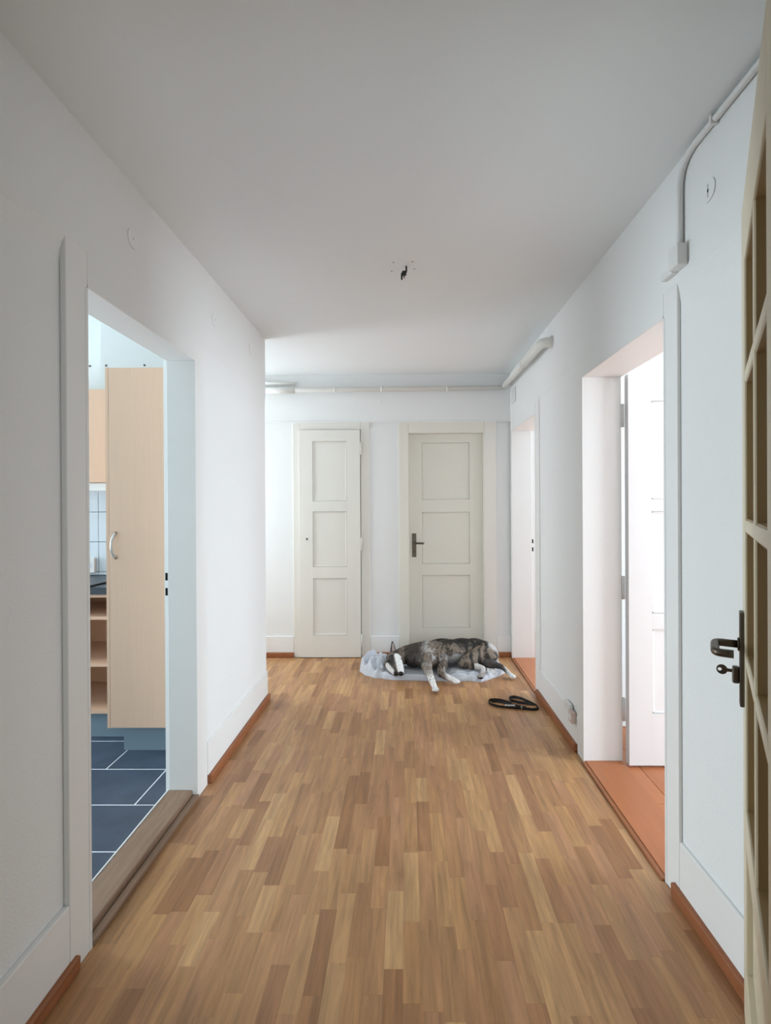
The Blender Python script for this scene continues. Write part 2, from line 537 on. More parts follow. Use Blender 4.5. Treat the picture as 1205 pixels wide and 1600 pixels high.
# ------------------------------------------------------------------ panelled doors
def panel_leaf(e, x0, x1, yf, yb, z0, z1, stile, fields, m, face=-1):
    """leaf in the xz plane: stiles, rails and sunk fields with a small moulding; front at yf"""
    fx0, fx1 = x0 + stile[0], x1 - stile[1]
    box('stile', (x0, fx0, yf, yb, z0, z1), m, e, bev=0.0006)
    box('stile', (fx1, x1, yf, yb, z0, z1), m, e, bev=0.0006)
    zs = [z0] + [q for f in sorted(fields) for q in f] + [z1]
    for i in range(0, len(zs), 2):
        box('rail', (fx0, fx1, yf, yb, zs[i], zs[i + 1]), m, e)
    for a, b in fields:
        p = box('panel', (fx0 + E_, fx1 - E_, yf + 0.011, yb - 0.006, a + E_, b - E_), m, e)
        bm = BM()
        q = 0.012
        for (u0, u1, w0, w1) in ((fx0, fx0 + q, a, b), (fx1 - q, fx1, a, b), (fx0, fx1, a, a + q), (fx0, fx1, b - q, b)):
            add_box(bm, u0 + 0.001, u1 - 0.001, yf + 0.005, yf + 0.0115, w0 + 0.001, w1 - 0.001, 0.003, 2)
        mk('moulding', bm, m, p)


d4 = empty('door_4', ((CX0 + CX1) / 2, YB, 0))
tag(d4, 'narrow white cupboard door with three sunk panels and a keyhole', 'door', kind='structure')
panel_leaf(d4, CX0 + 0.002, CX1 - 0.004, YB - 0.022, YB + 0.010, 0.006, CZ - 0.004, (0.118, 0.118), [(0.20, 0.70), (0.80, 1.285), (1.375, 1.90)], 'door_cool')
bm = BM(); add_disc(bm, (-0.872, YB - 0.022, 1.044), (0, -1, 0), 0.012, 0.003, 20)
kp = mk('keyhole_plate', bm, 'steel', d4)
bm = BM(); add_disc(bm, (-0.872, YB - 0.0252, 1.048), (0, -1, 0), 0.0055, 0.0006, 14); add_box(bm, -0.8745, -0.8695, YB - 0.0258, YB - 0.0252, 1.034, 1.048)
mk('keyhole', bm, 'hole', kp)
for z in (0.09, 0.94, 1.78):
    tube('hinge', [(CX1 + 0.003, YB - 0.018, z), (CX1 + 0.003, YB - 0.018, z + 0.115)], 0.006, 'door_cool', d4)

d5 = empty('door_5', ((DX0 + DX1) / 2, YB + 0.055, 0))
tag(d5, 'closed cream back door with three sunk panels behind the dog', 'door', kind='structure')
YD = YB + 0.055
panel_leaf(d5, DX0 + 0.004, DX1 - 0.004, YD, YD + 0.04, 0.006, DZ - 0.004, (0.115, 0.118), [(0.245, 0.715), (0.815, 1.275), (1.385, 1.89)], 'door_paint')
boxes('jamb', [(DX0 - 0.0005, DX0 + 0.003, YB - 0.003, YD + 0.06, 0, DZ), (DX1 - 0.003, DX1 + 0.0005, YB - 0.001, YD + 0.06, 0, DZ), (DX0, DX1, YB - 0.003, YD + 0.06, DZ - 0.003, DZ)], 'door_paint', d5)
hp = box('handle_plate', (0.050, 0.087, YD - 0.006, YD, 0.875, 1.085), 'bronze', d5, bev=0.003)
tube('lever', arc_pts([(0.068, YD - 0.003, 1.0), (0.068, YD - 0.045, 1.0), (0.155, YD - 0.048, 1.0)], 0.018), 0.009, 'bronze', hp)
bm = BM(); add_box(bm, 0.0655, 0.0705, YD - 0.0068, YD - 0.006, 0.915, 0.935); mk('keyhole', bm, 'hole', hp)

# open door of the near right room
d6 = empty('door_6', (1.13, AY1, 0))
tag(d6, 'white panelled door standing open inside the near right room', 'door', kind='structure')
YO = 2.612
panel_leaf(d6, 1.128, 1.92, YO, YO + 0.042, 0.012, 2.005, (0.118, 0.118), [(0.275, 0.705), (0.785, 1.305), (1.365, 1.865)], 'white_leaf')
for z in (0.22, 0.85, 1.74):
    tube('hinge', [(1.121, YO + 0.048, z), (1.121, YO + 0.048, z + 0.12)], 0.008, 'plastic', d6)

# ------------------------------------------------------------------ glazed entrance door, standing half open at the right edge
DA = R(30.4)
WL = 0.78
fe = Vector((0.885, 1.357, 0))
hg = fe - Vector((math.sin(DA), math.cos(DA), 0)) * WL
# local: +x along the leaf away from the hinge, +y to the left face (towards the hall middle)
g = empty('door_7', hg, R(90) - DA)
tag(g, 'cream glazed door with small panes standing half open at the right', 'door', kind='structure')
T = 0.042
ZT = 2.105
cols = [(0.12, 0.385), (0.415, 0.685)]
rows = [(0.585, 0.94), (0.968, 1.275), (1.305, 1.645), (1.675, 1.945)]


def lbox(nm, dims, m, parent=g, bev=0.002):
    return box(nm, dims, m, parent, bev=bev, local=True)


lbox('stile', (0, 0.12, -T, 0, 0.008, ZT), 'cream', bev=0.003)
lbox('stile', (0.685, WL, -T, 0, 0.008, ZT), 'cream', bev=0.003)
lbox('rail', (0.1205, 0.6845, -T, 0, 1.945, ZT), 'cream')
lbox('rail', (0.1205, 0.6845, -T, 0, 0.008, 0.18), 'cream')
lbox('rail', (0.1205, 0.6845, -T, 0, 0.50, 0.585), 'cream')
lbox('panel', (0.1205, 0.6845, -T + 0.012, -0.014, 0.1805, 0.4995), 'cream')
lbox('glazing_bar', (0.385, 0.415, -T + 0.004, -0.001, 0.5855, 1.9445), 'cream', bev=0.004)
for (za, zb) in ((0.94, 0.968), (1.275, 1.305), (1.645, 1.675)):
    for (ua, ub) in cols:
        lbox('glazing_bar', (ua + E_, ub - E_, -T + 0.004, -0.001, za, zb), 'cream', bev=0.004)
for (ua, ub) in cols:
    for (za, zb) in rows:
        p = lbox('pane', (ua + 0.0005, ub - 0.0005, -0.0275, -0.0235, za + 0.0005, zb - 0.0005), 'glass', bev=0)
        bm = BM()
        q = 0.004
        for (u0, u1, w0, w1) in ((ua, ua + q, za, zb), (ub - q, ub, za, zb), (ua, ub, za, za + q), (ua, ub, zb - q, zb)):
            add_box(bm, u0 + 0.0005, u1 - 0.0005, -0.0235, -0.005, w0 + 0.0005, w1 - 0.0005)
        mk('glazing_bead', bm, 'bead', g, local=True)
pl = lbox('handle_plate', (0.712, 0.752, 0, 0.010, 0.83, 1.07), 'bronze', bev=0.003)
bm = BM()
add_tube(bm, [(0.732, 0.010, 0.985), (0.732, 0.014, 0.985)], 0.017, 20)
add_tube(bm, arc_pts([(0.732, 0.012, 0.985), (0.732, 0.064, 0.985), (0.622, 0.064, 0.985), (0.622, 0.026, 0.985)], 0.020, 8), 0.0098, 16)
mk('lever', bm, 'bronze', pl, smooth=True)
bm = BM()
add_box(bm, 0.721, 0.743, 0.010, 0.026, 0.885, 0.928, 0.005, 3)
cy_ = mk('lock_cylinder', bm, 'bronze', pl)
bm = BM()
# key: blade, neck and round bow with a hole
add_box(bm, 0.7308, 0.7332, 0.026, 0.036, 0.911, 0.919)
ring_o, ring_i = [], []
for k in range(24):
    a = 2 * math.pi * k / 24
    for rr, lst, cc in ((0.0125, ring_o, (0.048, 0.915)), (0.0045, ring_i, (0.053, 0.915))):
        lst.append([bm.verts.new((xx, cc[0] + rr * math.cos(a), cc[1] + rr * math.sin(a))) for xx in (0.7308, 0.7332)])
for k in range(24):
    j = (k + 1) % 24
    bm.faces.new((ring_o[k][0], ring_o[j][0], ring_i[j][0], ring_i[k][0]))
    bm.faces.new((ring_o[k][1], ring_o[j][1], ring_i[j][1], ring_i[k][1]))
    bm.faces.new((ring_o[k][0], ring_o[j][0], ring_o[j][1], ring_o[k][1]))
    bm.faces.new((ring_i[k][0], ring_i[j][0], ring_i[j][1], ring_i[k][1]))
kw = mk('key', bm, 'bronze', pl)

# ------------------------------------------------------------------ kitchen
KX = -4.60
wk = boxes('wall_kitchen', [
    (KX, KL, 3.42, 3.509, 0, 2.75),
    (KX - 0.1, KX, 0.40, 2.15, 0, 2.75), (KX - 0.1, KX, 3.25, 3.509, 0, 2.75), (KX - 0.1, KX, 2.15, 3.25, 0, 0.3), (KX - 0.1, KX, 2.15, 3.25, 2.15, 2.75),
    (KX, KL, 0.30, 0.40, 0, 2.75), (KL - 0.001, KL + 0.05, 0.65, 3.509, ZC + 0.101, 2.75)], 'kitchen')
tag(wk, 'pale walls of the kitchen seen through the left doorway', 'wall', kind='structure')
tag(box('wall_kitchen_duct', (-1.975, KL - 0.001, 3.30, 3.4195, 2.10, 2.749), 'kitchen'), 'boxed duct above the tall kitchen cabinet', 'wall', kind='structure')
tag(box('ceiling_kitchen', (KX - 0.1, KL + 0.05, 0.30, 3.509, 2.751, 2.85), 'ceiling'), 'kitchen ceiling', 'ceiling', kind='structure')
fk = box('floor_kitchen', (KX, KL - 0.003, 0.40, 3.42, -0.1, -0.0008), 'grout')
tag(fk, 'slate blue tiled kitchen floor with pale joints', 'floor', kind='structure')
bm0 = None
TW, TD = 0.617, 0.310
joints = [2.909 - k * TD for k in range(-1, 8)]
tilemesh = {}
for r_, ytop in enumerate(joints):
    y1_, y0_ = ytop, ytop - TD
    ph = -1.544 if r_ % 2 == 1 else -1.232
    xx = ph + 2 * TW
    while xx > KX:
        a, b = xx - TW, xx
        a2, b2 = max(a, KX + 0.001), min(b, KL - 0.004)
        c0, c1 = max(y0_, 0.402), min(y1_, 3.418)
        if b2 - a2 > 0.02 and c1 - c0 > 0.02:
            box('tile', (a2 + 0.003, b2 - 0.003, c0 + 0.003, c1 - 0.003, -0.006, 0.0), 'slate', fk, bev=0.0008)
        xx -= TW
# tall cabinet
t = empty('tall_cabinet', (-1.38, 3.05, 0))
tag(t, 'tall beech kitchen cabinet with a bow handle', 'cabinet')
boxes('body', [(-1.607, -1.591, 2.722, 3.40, 0.156, 2.086), (-1.160, KL - 0.003, 2.722, 3.40, 0.156, 2.086), (-1.591, -1.160, 2.744, 3.40, 0.156, 0.175),
               (-1.591, -1.160, 2.744, 3.40, 2.067, 2.086), (-1.591, -1.160, 3.38, 3.40, 0.175, 2.067)], 'beech', t)
cd = box('door', (-1.5885, -1.1625, 2.720, 2.741, 0.158, 2.084), 'beech', t, bev=0.0015)
hh = [(-1.553, 2.72, 1.066)] + [(-1.553 - 0.010 * math.sin(math.pi * k / 12), 2.72 - 0.030 * math.sin(math.pi * k / 12) ** 0.7, 1.066 + 0.138 * k / 12) for k in range(1, 12)] + [(-1.553, 2.72, 1.204)]
tube('handle', hh, [0.0075] + [0.0048 + 0.002 * abs(k - 6) / 6 for k in range(1, 12)] + [0.0075], 'steel', cd)
boxes('plinth', [(-1.562, KL - 0.003, 2.80, 2.818, 0.001, 0.155), (-1.562, -1.545, 2.818, 3.38, 0.001, 0.155)], 'plinth', t)
# open shelf unit
u = empty('shelf_unit', (-1.95, 3.15, 0))
tag(u, 'low open beech shelf unit under the dark worktop', 'shelf unit')
boxes('body', [(-2.25, -2.232, 2.92, 3.415, 0.152, 0.838), (-1.628, -1.610, 2.92, 3.415, 0.152, 0.838), (-2.232, -1.628, 3.40, 3.415, 0.152, 0.838)], 'beech_edge', u)
for z in (0.152, 0.422, 0.692, 0.820):
    box('shelf', (-2.2318, -1.6282, 2.921, 3.3995, z, z + 0.018), 'beech', u)
box('plinth', (-2.25, -1.610, 2.965, 2.983, 0.001, 0.151), 'plinth', u)
tag(box('worktop', (-3.40, -1.609, 2.905, 3.418, 0.839, 0.881), 'worktop', bev=0.003), 'dark kitchen worktop above the open shelves', 'worktop')
uc = empty('wall_cabinet', (-2.05, 3.25, 1.485))
tag(uc, 'beech wall cabinet beside the tall kitchen cabinet', 'cabinet')
box('body', (-2.50, -1.61, 3.10, 3.418, 1.487, 2.055), 'beech', uc)
box('door', (-2.499, -2.058, 3.08, 3.099, 1.489, 2.053), 'beech', uc, bev=0.0015)
box('door', (-2.054, -1.611, 3.08, 3.099, 1.489, 2.053), 'beech', uc, bev=0.0015)
lt = empty('under_cabinet_light', (-2.0, 3.13, 1.437))
tag(lt, 'white light strip under the beech wall cabinet', 'light')
box('housing', (-2.45, -1.62, 3.095, 3.16, 1.437, 1.4865), 'plastic', lt, bev=0.004)
box('diffuser', (-2.44, -1.63, 3.105, 3.15, 1.431, 1.4365), 'glaze', lt)
# wall tiles
tz = [0.883, 0.905, 1.105, 1.305, 1.487]
tx = [-2.80, -2.52, -2.27, -2.062, -1.857, -1.652]
box('tile_bed', (-2.80, -1.61, 3.412, 3.4195, 0.882, 1.487), 'tgrout', wk)
for i in range(len(tx) - 1):
    for j in range(len(tz) - 1):
        box('tile', (tx[i] + 0.002, tx[i + 1] - 0.002, 3.406, 3.4118, tz[j] + 0.002, tz[j + 1] - 0.002), 'glaze', wk, bev=0.001)
so = empty('wall_socket', (-2.13, 3.39, 0.905))
tag(so, 'white double socket on the tiles above the worktop', 'socket')
box('back_box', (-2.22, -2.078, 3.385, 3.4055, 0.90, 1.0), 'plastic', so, bev=0.004)
for xx in (-2.185, -2.113):
    bm = BM(); add_disc(bm, (xx, 3.385, 0.95), (0, -1, 0), 0.021, 0.001, 18)
    mk('outlet', bm, 'glaze', so)
tag(tube('black_rod', [(-1.878, 2.069, 0.8866), (-1.786, 3.357, 0.8866)], 0.0055, 'black'), 'thin black rod lying across the dark worktop', 'rod')
for (nx, ny, nz) in ((-1.940, 3.297, 2.255), (-1.69, 3.297, 2.255), (-2.12, 3.417, 2.285)):
    bm = BM(); add_disc(bm, (nx, ny, nz), (0, 1, 0), 0.007, 0.004, 10)
    mk('nail', bm, 'bronze', wk)


def window(n, x, y0, y1, z0, z1, inward, label):
    e = empty('window_%d' % n, (x, (y0 + y1) / 2, z0))
    tag(e, label, 'window', kind='structure')
    f = 0.05
    boxes('frame', [(x - 0.03, x + 0.03, y0 + 0.001, y0 + f, z0 + 0.001, z1 - 0.001), (x - 0.03, x + 0.03, y1 - f, y1 - 0.001, z0 + 0.001, z1 - 0.001),
                    (x - 0.03, x + 0.03, y0 + f, y1 - f, z0 + 0.001, z0 + f), (x - 0.03, x + 0.03, y0 + f, y1 - f, z1 - f, z1 - 0.001),
                    (x - 0.03, x + 0.03, (y0 + y1) / 2 - 0.03, (y0 + y1) / 2 + 0.03, z0 + f, z1 - f)], 'paint', e)
    box('pane', (x - 0.003, x + 0.003, y0 + f, (y0 + y1) / 2 - 0.03, z0 + f, z1 - f), 'glass', e)
    box('pane', (x - 0.003, x + 0.003, (y0 + y1) / 2 + 0.03, y1 - f, z0 + f, z1 - f), 'glass', e)


window(1, KX - 0.05, 2.15, 3.25, 0.3, 2.15, 1, 'kitchen window out of sight on the left')

# ------------------------------------------------------------------ rooms on the right
RX = 5.00
w1 = boxes('wall_room_near', [
    (RR, RX, -0.30, -0.20, 0, ZC + 0.1), (RR, RR + 0.06, -0.20, 0.649, 0, ZC + 0.1), (RR, RX, 3.10, 3.16, 0, ZC + 0.1),
    (RX, RX + 0.1, -0.30, 0.60, 0, ZC + 0.1), (RX, RX + 0.1, 1.80, 3.16, 0, ZC + 0.1), (RX, RX + 0.1, 0.60, 1.80, 0, 0.4), (RX, RX + 0.1, 0.60, 1.80, 2.25, ZC + 0.1)], 'plaster')
tag(w1, 'white walls of the near right room', 'wall', kind='structure')
w2 = boxes('wall_room_far', [
    (RR, RX, 3.161, 3.22, 0, ZC + 0.1), (RR, RX, 5.40, 5.50, 0, ZC + 0.1), (RR - 0.05, RR, 4.68, 5.5, 0, ZC + 0.1),
    (RX, RX + 0.1, 3.161, 3.55, 0, ZC + 0.1), (RX, RX + 0.1, 4.85, 5.50, 0, ZC + 0.1), (RX, RX + 0.1, 3.55, 4.85, 0, 0.9), (RX, RX + 0.1, 3.55, 4.85, 2.25, ZC + 0.1)], 'plaster')
tag(w2, 'white walls of the far right room', 'wall', kind='structure')
tag(box('ceiling_rooms', (RR + 0.0005, RX + 0.1, -0.30, 5.50, ZC + 0.101, ZC + 0.2), 'ceiling'), 'ceiling of the rooms on the right', 'ceiling', kind='structure')
fr_ = box('floor_rooms', (RR - 0.002, RX, -0.20, 5.40, -0.1, -0.012), 'orange_dark')
tag(fr_, 'orange painted floorboards of the rooms on the right', 'floor', kind='structure')
px = [RR - 0.001, 1.183, 1.303, 1.423, 1.545, 1.67, 1.80, 1.93, 2.06, 2.19, 2.32, 2.45, 2.58, 2.71, 2.84, 2.97, 3.10, 3.23, 3.36, 3.49, 3.62, 3.75, 3.88, 4.0, 4.12, 4.24, 4.37, 4.50, 4.63, 4.76, 4.88, 4.999]
for i in range(len(px) - 1):
    yj = 2.30 + 0.19 * ((i * 7) % 5)
    for (a, b) in ((-0.199 if i > 0 else 0.651, yj), (yj, 3.099), (3.221, 5.399)):
        box('plank', (px[i] + 0.0012, px[i + 1] - 0.0012, a + 0.001, b - 0.001, -0.011, 0.0), 'orange', fr_, bev=0.001)
window(2, RX + 0.05, 0.60, 1.80, 0.4, 2.25, -1, 'window of the near right room out of sight')
window(3, RX + 0.05, 3.55, 4.85, 0.9, 2.25, -1, 'window of the far right room out of sight')
# left end of the cross hall
wx = boxes('wall_hall_end', [(-2.85, -2.75, 3.51, 3.64, 0, ZC), (-2.85, -2.75, 4.36, 4.68, 0, ZC), (-2.85, -2.75, 3.64, 4.36, 0, 0.8), (-2.85, -2.75, 3.64, 4.36, 2.1, ZC)], 'plaster')
tag(wx, 'end wall of the side hall on the left', 'wall', kind='structure')
window(4, -2.80, 3.64, 4.36, 0.8, 2.1, 1, 'window of the side hall out of sight')

# ------------------------------------------------------------------ pipes and small fittings
pb = empty('heating_pipe', (-1.0, YB - 0.05, 2.34))
tag(pb, 'long white heating pipe along the top of the back wall', 'pipe', 'white heating pipes')
tube('pipe_run', [(-2.70, YB - 0.045, 2.335), (0.83, YB - 0.045, 2.352)], 0.021, 'pipe', pb)
for xx in (-0.62, -0.21, 0.36):
    tube('pipe_clip', [(xx - 0.009, YB - 0.045, 2.346), (xx + 0.009, YB - 0.045, 2.346)], 0.0245, 'pipe', pb)
tube('coupling', [(-1.25, YB - 0.045, 2.342), (-0.97, YB - 0.045, 2.3435)], 0.027, 'pipe', pb)
pr = empty('heating_pipe', (0.86, 3.8, 2.35))
tag(pr, 'white heating pipe with an elbow on the right wall', 'pipe', 'white heating pipes')
tube('pipe_run', [(0.853, YB - 0.02, 2.365), (0.853, 3.55, 2.357)], 0.024, 'pipe', pr)
tube('pipe_sleeve', arc_pts([(0.853, 3.70, 2.358), (0.853, 3.21, 2.353), (XR - 0.004, 3.21, 2.353)], 0.05, 8), 0.030, 'pipe', pr)
tube('wall_rosette', [(XR - 0.006, 3.21, 2.353), (XR - 0.0006, 3.21, 2.353)], 0.040, 'pipe', pr)
tube('joint_ring', [(0.853, 3.69, 2.358), (0.853, 3.715, 2.358)], 0.0315, 'pipe', pr)
tag(tube('pipe_stub', [(-1.30, YB - 0.03, 2.408), (-0.96, YB - 0.03, 2.405)], [0.014, 0.012], 'pipe'), 'short thin white pipe above the long back pipe', 'pipe')
tag(box('wall_plate', (XR - 0.010, XR - 0.0006, 4.26, 4.40, 2.20, 2.32), 'duct', bev=0.003), 'small grey wall plate under the right pipe', 'wall plate')

# cable duct with box on the right wall
cdk = empty('cable_conduit', (XR - 0.01, 1.70, 2.13))
tag(cdk, 'white cable conduit bending from the ceiling down to a box', 'conduit')
tube('conduit', arc_pts([(XR - 0.011, 0.70, ZC - 0.020), (XR - 0.011, 1.695, ZC - 0.020), (XR - 0.011, 1.695, 2.185)], 0.10, 10), 0.010, 'plastic', cdk)
box('junction_box', (XR - 0.035, XR - 0.0006, 1.665, 1.725, 2.120, 2.190), 'plastic', cdk, bev=0.004)
box('side_arm', (XR - 0.022, XR - 0.0006, 1.726, 1.80, 2.118, 2.142), 'plastic', cdk, bev=0.003)
for y in (1.00, 1.25, 1.50):
    box('conduit_clip', (XR - 0.024, XR - 0.0006, y, y + 0.012, ZC - 0.034, ZC - 0.006), 'plastic', cdk, bev=0.002)


def patch(name, c, axis, label, slot=False):
    c = Vector(c); a = Vector(axis)
    e = empty(name, c)
    tag(e, label, 'cover', 'round junction covers on the hall walls')
    bm = BM(); add_disc(bm, c + a * 0.0005, a, 0.034, 0.003, 28)
    mk('cover', bm, 'plaster', e)
    bm = BM()
    add_tube(bm, [c + a * 0.0036, c + a * 0.0042], 0.004 if not slot else 0.005, 10)
    if slot:
        add_box(bm, c.x - 0.0042, c.x - 0.0036, c.y - 0.003, c.y + 0.003, c.z - 0.02, c.z + 0.02)
    mk('screw', bm, 'crack', e)


patch('junction_cover', (XL, 1.806, 2.293), (1, 0, 0), 'round white junction cover above the kitchen doorway')
patch('junction_cover', (XL, 2.579, 2.283), (1, 0, 0), 'round white junction cover right of the kitchen doorway')
patch('junction_cover', (XL, 3.186, 2.313), (1, 0, 0), 'round white junction cover near the far end of the left wall')
patch('junction_cover', (XR, 1.551, 2.286), (-1, 0, 0), 'round white junction cover with a slot on the near right wall', True)
patch('junction_cover', (-0.209, YB, 2.251), (0, -1, 0), 'round white junction cover below the back wall pipe')

so = empty('floor_socket', (XR - 0.02, 2.80, 0.14))
tag(so, 'white surface socket on the right baseboard beside the doorway', 'socket')
box('socket_body', (XR - 0.026, XR - 0.0006, 2.780, 2.835, 0.150, 0.212), 'plastic_pink', so, bev=0.004)
box('cable_cover', (XR - 0.020, XR - 0.0006, 2.836, 2.93, 0.19, 0.232), 'plastic', so, bev=0.004)
bm = BM(); add_disc(bm, (XR - 0.026, 2.807, 0.181), (-1, 0, 0), 0.018, 0.001, 18)
mk('outlet', bm, 'plastic', so)

# bare lamp hook on the ceiling
hk = empty('ceiling_hook', (-0.005, 2.46, ZC - 0.07))
tag(hk, 'black ceiling hook with bare wires and no lamp', 'hook')
tube('hook', arc_pts([(0.006, 2.45, ZC - 0.0006), (0.006, 2.45, ZC - 0.03), (-0.016, 2.455, ZC - 0.03), (-0.016, 2.455, ZC - 0.062)], 0.006, 4), 0.0042, 'black', hk, 10)
bm = BM(); add_box(bm, -0.014, 0.006, 2.441, 2.459, ZC - 0.044, ZC - 0.024, 0.003, 2)
mk('terminal_block', bm, 'black', hk)
tube('wire', [(-0.006, 2.45, ZC - 0.044), (-0.004, 2.448, ZC - 0.058)], 0.0025, 'black', hk, 8)
for dx, dy in ((-0.05, -0.05), (0.04, -0.055), (0.05, 0.02), (-0.06, 0.04)):
    bm = BM(); add_disc(bm, (dx - 0.005, 2.46 + dy, ZC - 0.0012), (0, 0, 1), 0.0035, 0.001, 10)
    mk('screw_hole', bm, 'bronze', ce)

# ------------------------------------------------------------------ blanket
def fbm(x, y, z=0.0):
    return noise.noise(Vector((x, y, z)))


def smooth01(t):
    t = max(0.0, min(1.0, t))
    return t * t * (3 - 2 * t)


NU, NV = 130, 62


def front_edge(x):
    pts = [(-0.385, 4.12), (-0.33, 4.02), (-0.25, 3.96), (-0.12, 3.915), (0.0, 3.905), (0.25, 3.885), (0.45, 3.885), (0.56, 3.862), (0.64, 3.93), (0.72, 4.0), (0.78, 4.07)]
    for (a, b), (c, d) in zip(pts, pts[1:]):
        if a <= x <= c:
            return b + (d - b) * (x - a) / (c - a)
    return pts[0][1] if x < pts[0][0] else pts[-1][1]


def back_edge(x):
    return 4.40 - 0.18 * smooth01((-0.22 - x) / 0.16) - 0.06 * smooth01((x - 0.6) / 0.2)


bm = BM()
grid, under = [], []
for i in range(NU + 1):
    x = -0.385 + 1.165 * i / NU
    row = []
    for j in range(NV + 1):
        v = j / NV
        yf, yb = front_edge(x), back_edge(x)
        y = yf + (yb - yf) * v
        edge = min(v * (yb - yf) / 0.035, (1 - v) * (yb - yf) / 0.035, (x + 0.385) / 0.04, (0.78 - x) / 0.02)
        e = math.sqrt(max(0.0, 1 - (1 - max(0.0, min(1.0, edge))) ** 2))
        h = 0.024
        # rolled, puckered left end
        l = smooth01((-0.10 - x) / 0.16)
        pucker = abs(fbm(x * 14 + 2, y * 9, 3.0)) * 0.9
        h += l * (0.085 - 0.20 * pucker + 0.022 * math.sin(60 * math.hypot(x + 0.27, y - 4.13) + 3 * math.atan2(y - 4.13, x + 0.27))) * smooth01((y - yf) / 0.07)
        # fold coming from under the chest to the right corner
        r1 = smooth01((x - 0.30) / 0.06) * (1 - smooth01((y - 4.05) / 0.05))
        t1 = (y - 3.99 + 0.35 * (x - 0.36))
        h += r1 * (0.030 * math.exp(-(t1 / 0.016) ** 2) + 0.026 * math.exp(-((t1 - 0.05) / 0.012) ** 2) + 0.020 * math.exp(-((t1 + 0.045) / 0.014) ** 2))
        h += 0.014 * math.exp(-((y - yf - 0.03) / 0.02) ** 2) * (1 - r1)
        h += 0.012 * fbm(x * 22, y * 30, 1.0) * (0.35 + l + r1)
        dogzone = smooth01((x - 0.02) / 0.05) * (1 - smooth01((x - 0.72) / 0.04)) * smooth01((y - 4.04) / 0.05)
        h = h * (1 - dogzone) + 0.022 * dogzone
        wob = 0.010 * fbm(x * 18, 7.0, v * 2)
        row.append(bm.verts.new((x, y + wob * (1 - v), max(0.002, h * e + 0.001))))
    grid.append(row)
for i in range(NU):
    for j in range(NV):
        bm.faces.new((grid[i][j], grid[i + 1][j], grid[i + 1][j + 1], grid[i][j + 1]))
low = {}
bd = [e for e in bm.edges if e.is_boundary]
r = bmesh.ops.extrude_edge_only(bm, edges=bd)
nv = [q for q in r['geom'] if isinstance(q, bmesh.types.BMVert)]
for q in nv:
    q.co.z = 0.0004
be = [e for e in bm.edges if e.is_boundary]
bmesh.ops.contextual_create(bm, geom=be)


def fleece(name, rgb, bump=0.5):
    m = mat(name, rgb, 0.95, bump=bump, bscale=240, vary=0.08, vscale=50, spec=0.15)
    m.node_tree.nodes['Principled BSDF'].inputs['Sheen Weight'].default_value = 0.5
    return m


M['fleece'] = fleece('grey_fleece', (214, 218, 226))
M['sherpa'] = fleece('white_sherpa', (228, 228, 226), 1.0)
bl = empty('blanket', (0.15, 4.1, 0))
tag(bl, 'crumpled pale grey fleece blanket under the sleeping dog', 'blanket')
FLEECE = mk('fleece', bm, 'fleece', bl, smooth=True)
# turned up white sherpa corner between the hind legs
bm = BM()
gr = []
for i in range(27):
    row = []
    for j in range(19):
        a, b = i / 26, j / 18
        x = 0.585 + 0.125 * a
        yf = 3.915 + 0.085 * a
        y = yf + (4.13 - yf) * b
        e = math.sqrt(max(0.0, 1 - (2 * a - 1) ** 4)) * math.sqrt(max(0.0, 1 - (1 - min(1, b * 4)) ** 2))
        z = 0.004 + e * (0.052 - 0.012 * a + 0.012 * fbm(x * 60, y * 60, 5))
        row.append(bm.verts.new((x, y, max(0.004, z))))
    gr.append(row)
for i in range(26):
    for j in range(18):
        bm.faces.new((gr[i][j], gr[i + 1][j], gr[i + 1][j + 1], gr[i][j + 1]))
SHERPA = mk('sherpa_corner', bm, 'sherpa', bl, smooth=True)
tag(SHERPA, 'white fluffy turned-up corner')

# ------------------------------------------------------------------ dog
bm = BM()


_b = BM(); bmesh.ops.create_icosphere(_b, subdivisions=3, radius=1.0)
_b.verts.ensure_lookup_table()
ICO_V = [v.co.copy() for v in _b.verts]
ICO_F = [[v.index for v in f.verts] for f in _b.faces]
_b.free()


def ball(mt):
    vs = [bm.verts.new(mt @ c) for c in ICO_V]
    for f in ICO_F:
        bm.faces.new([vs[k] for k in f])


def ell(c, r, rot=(0, 0, 0)):
    ball(Matrix.Translation(c) @ Matrix.Rotation(R(rot[2]), 4, 'Z') @ Matrix.Rotation(R(rot[1]), 4, 'Y') @ Matrix.Rotation(R(rot[0]), 4, 'X') @ Matrix.Diagonal((r[0], r[1], r[2], 1)))


def limb(pts):
    """tapered limb through (x, y, z, radius) joints"""
    for (a, b) in zip(pts, pts[1:]):
        n = max(2, int((Vector(a[:3]) - Vector(b[:3])).length / 0.012))
        for k in range(n + 1):
            t = k / n
            c = [a[q] * (1 - t) + b[q] * t for q in range(4)]
            ball(Matrix.Translation(c[:3]) @ Matrix.Diagonal((c[3], c[3], c[3], 1)))


def paw(c, d, r=0.024, flat=0.85):
    """foot with four toes spread along direction d"""
    c = Vector(c); d = Vector(d).normalized()
    s_ = d.cross(Vector((0, 0, 1))).normalized()
    up = s_.cross(d)
    ell(c, (r * 1.05, r * 1.05, r * flat))
    for k, (o, f) in enumerate(((-1.0, 0.55), (-0.36, 0.95), (0.36, 0.95), (1.0, 0.55))):
        q = c + d * r * f + s_ * o * r * 0.62
        ell(q, (r * 0.48, r * 0.48, r * 0.52))


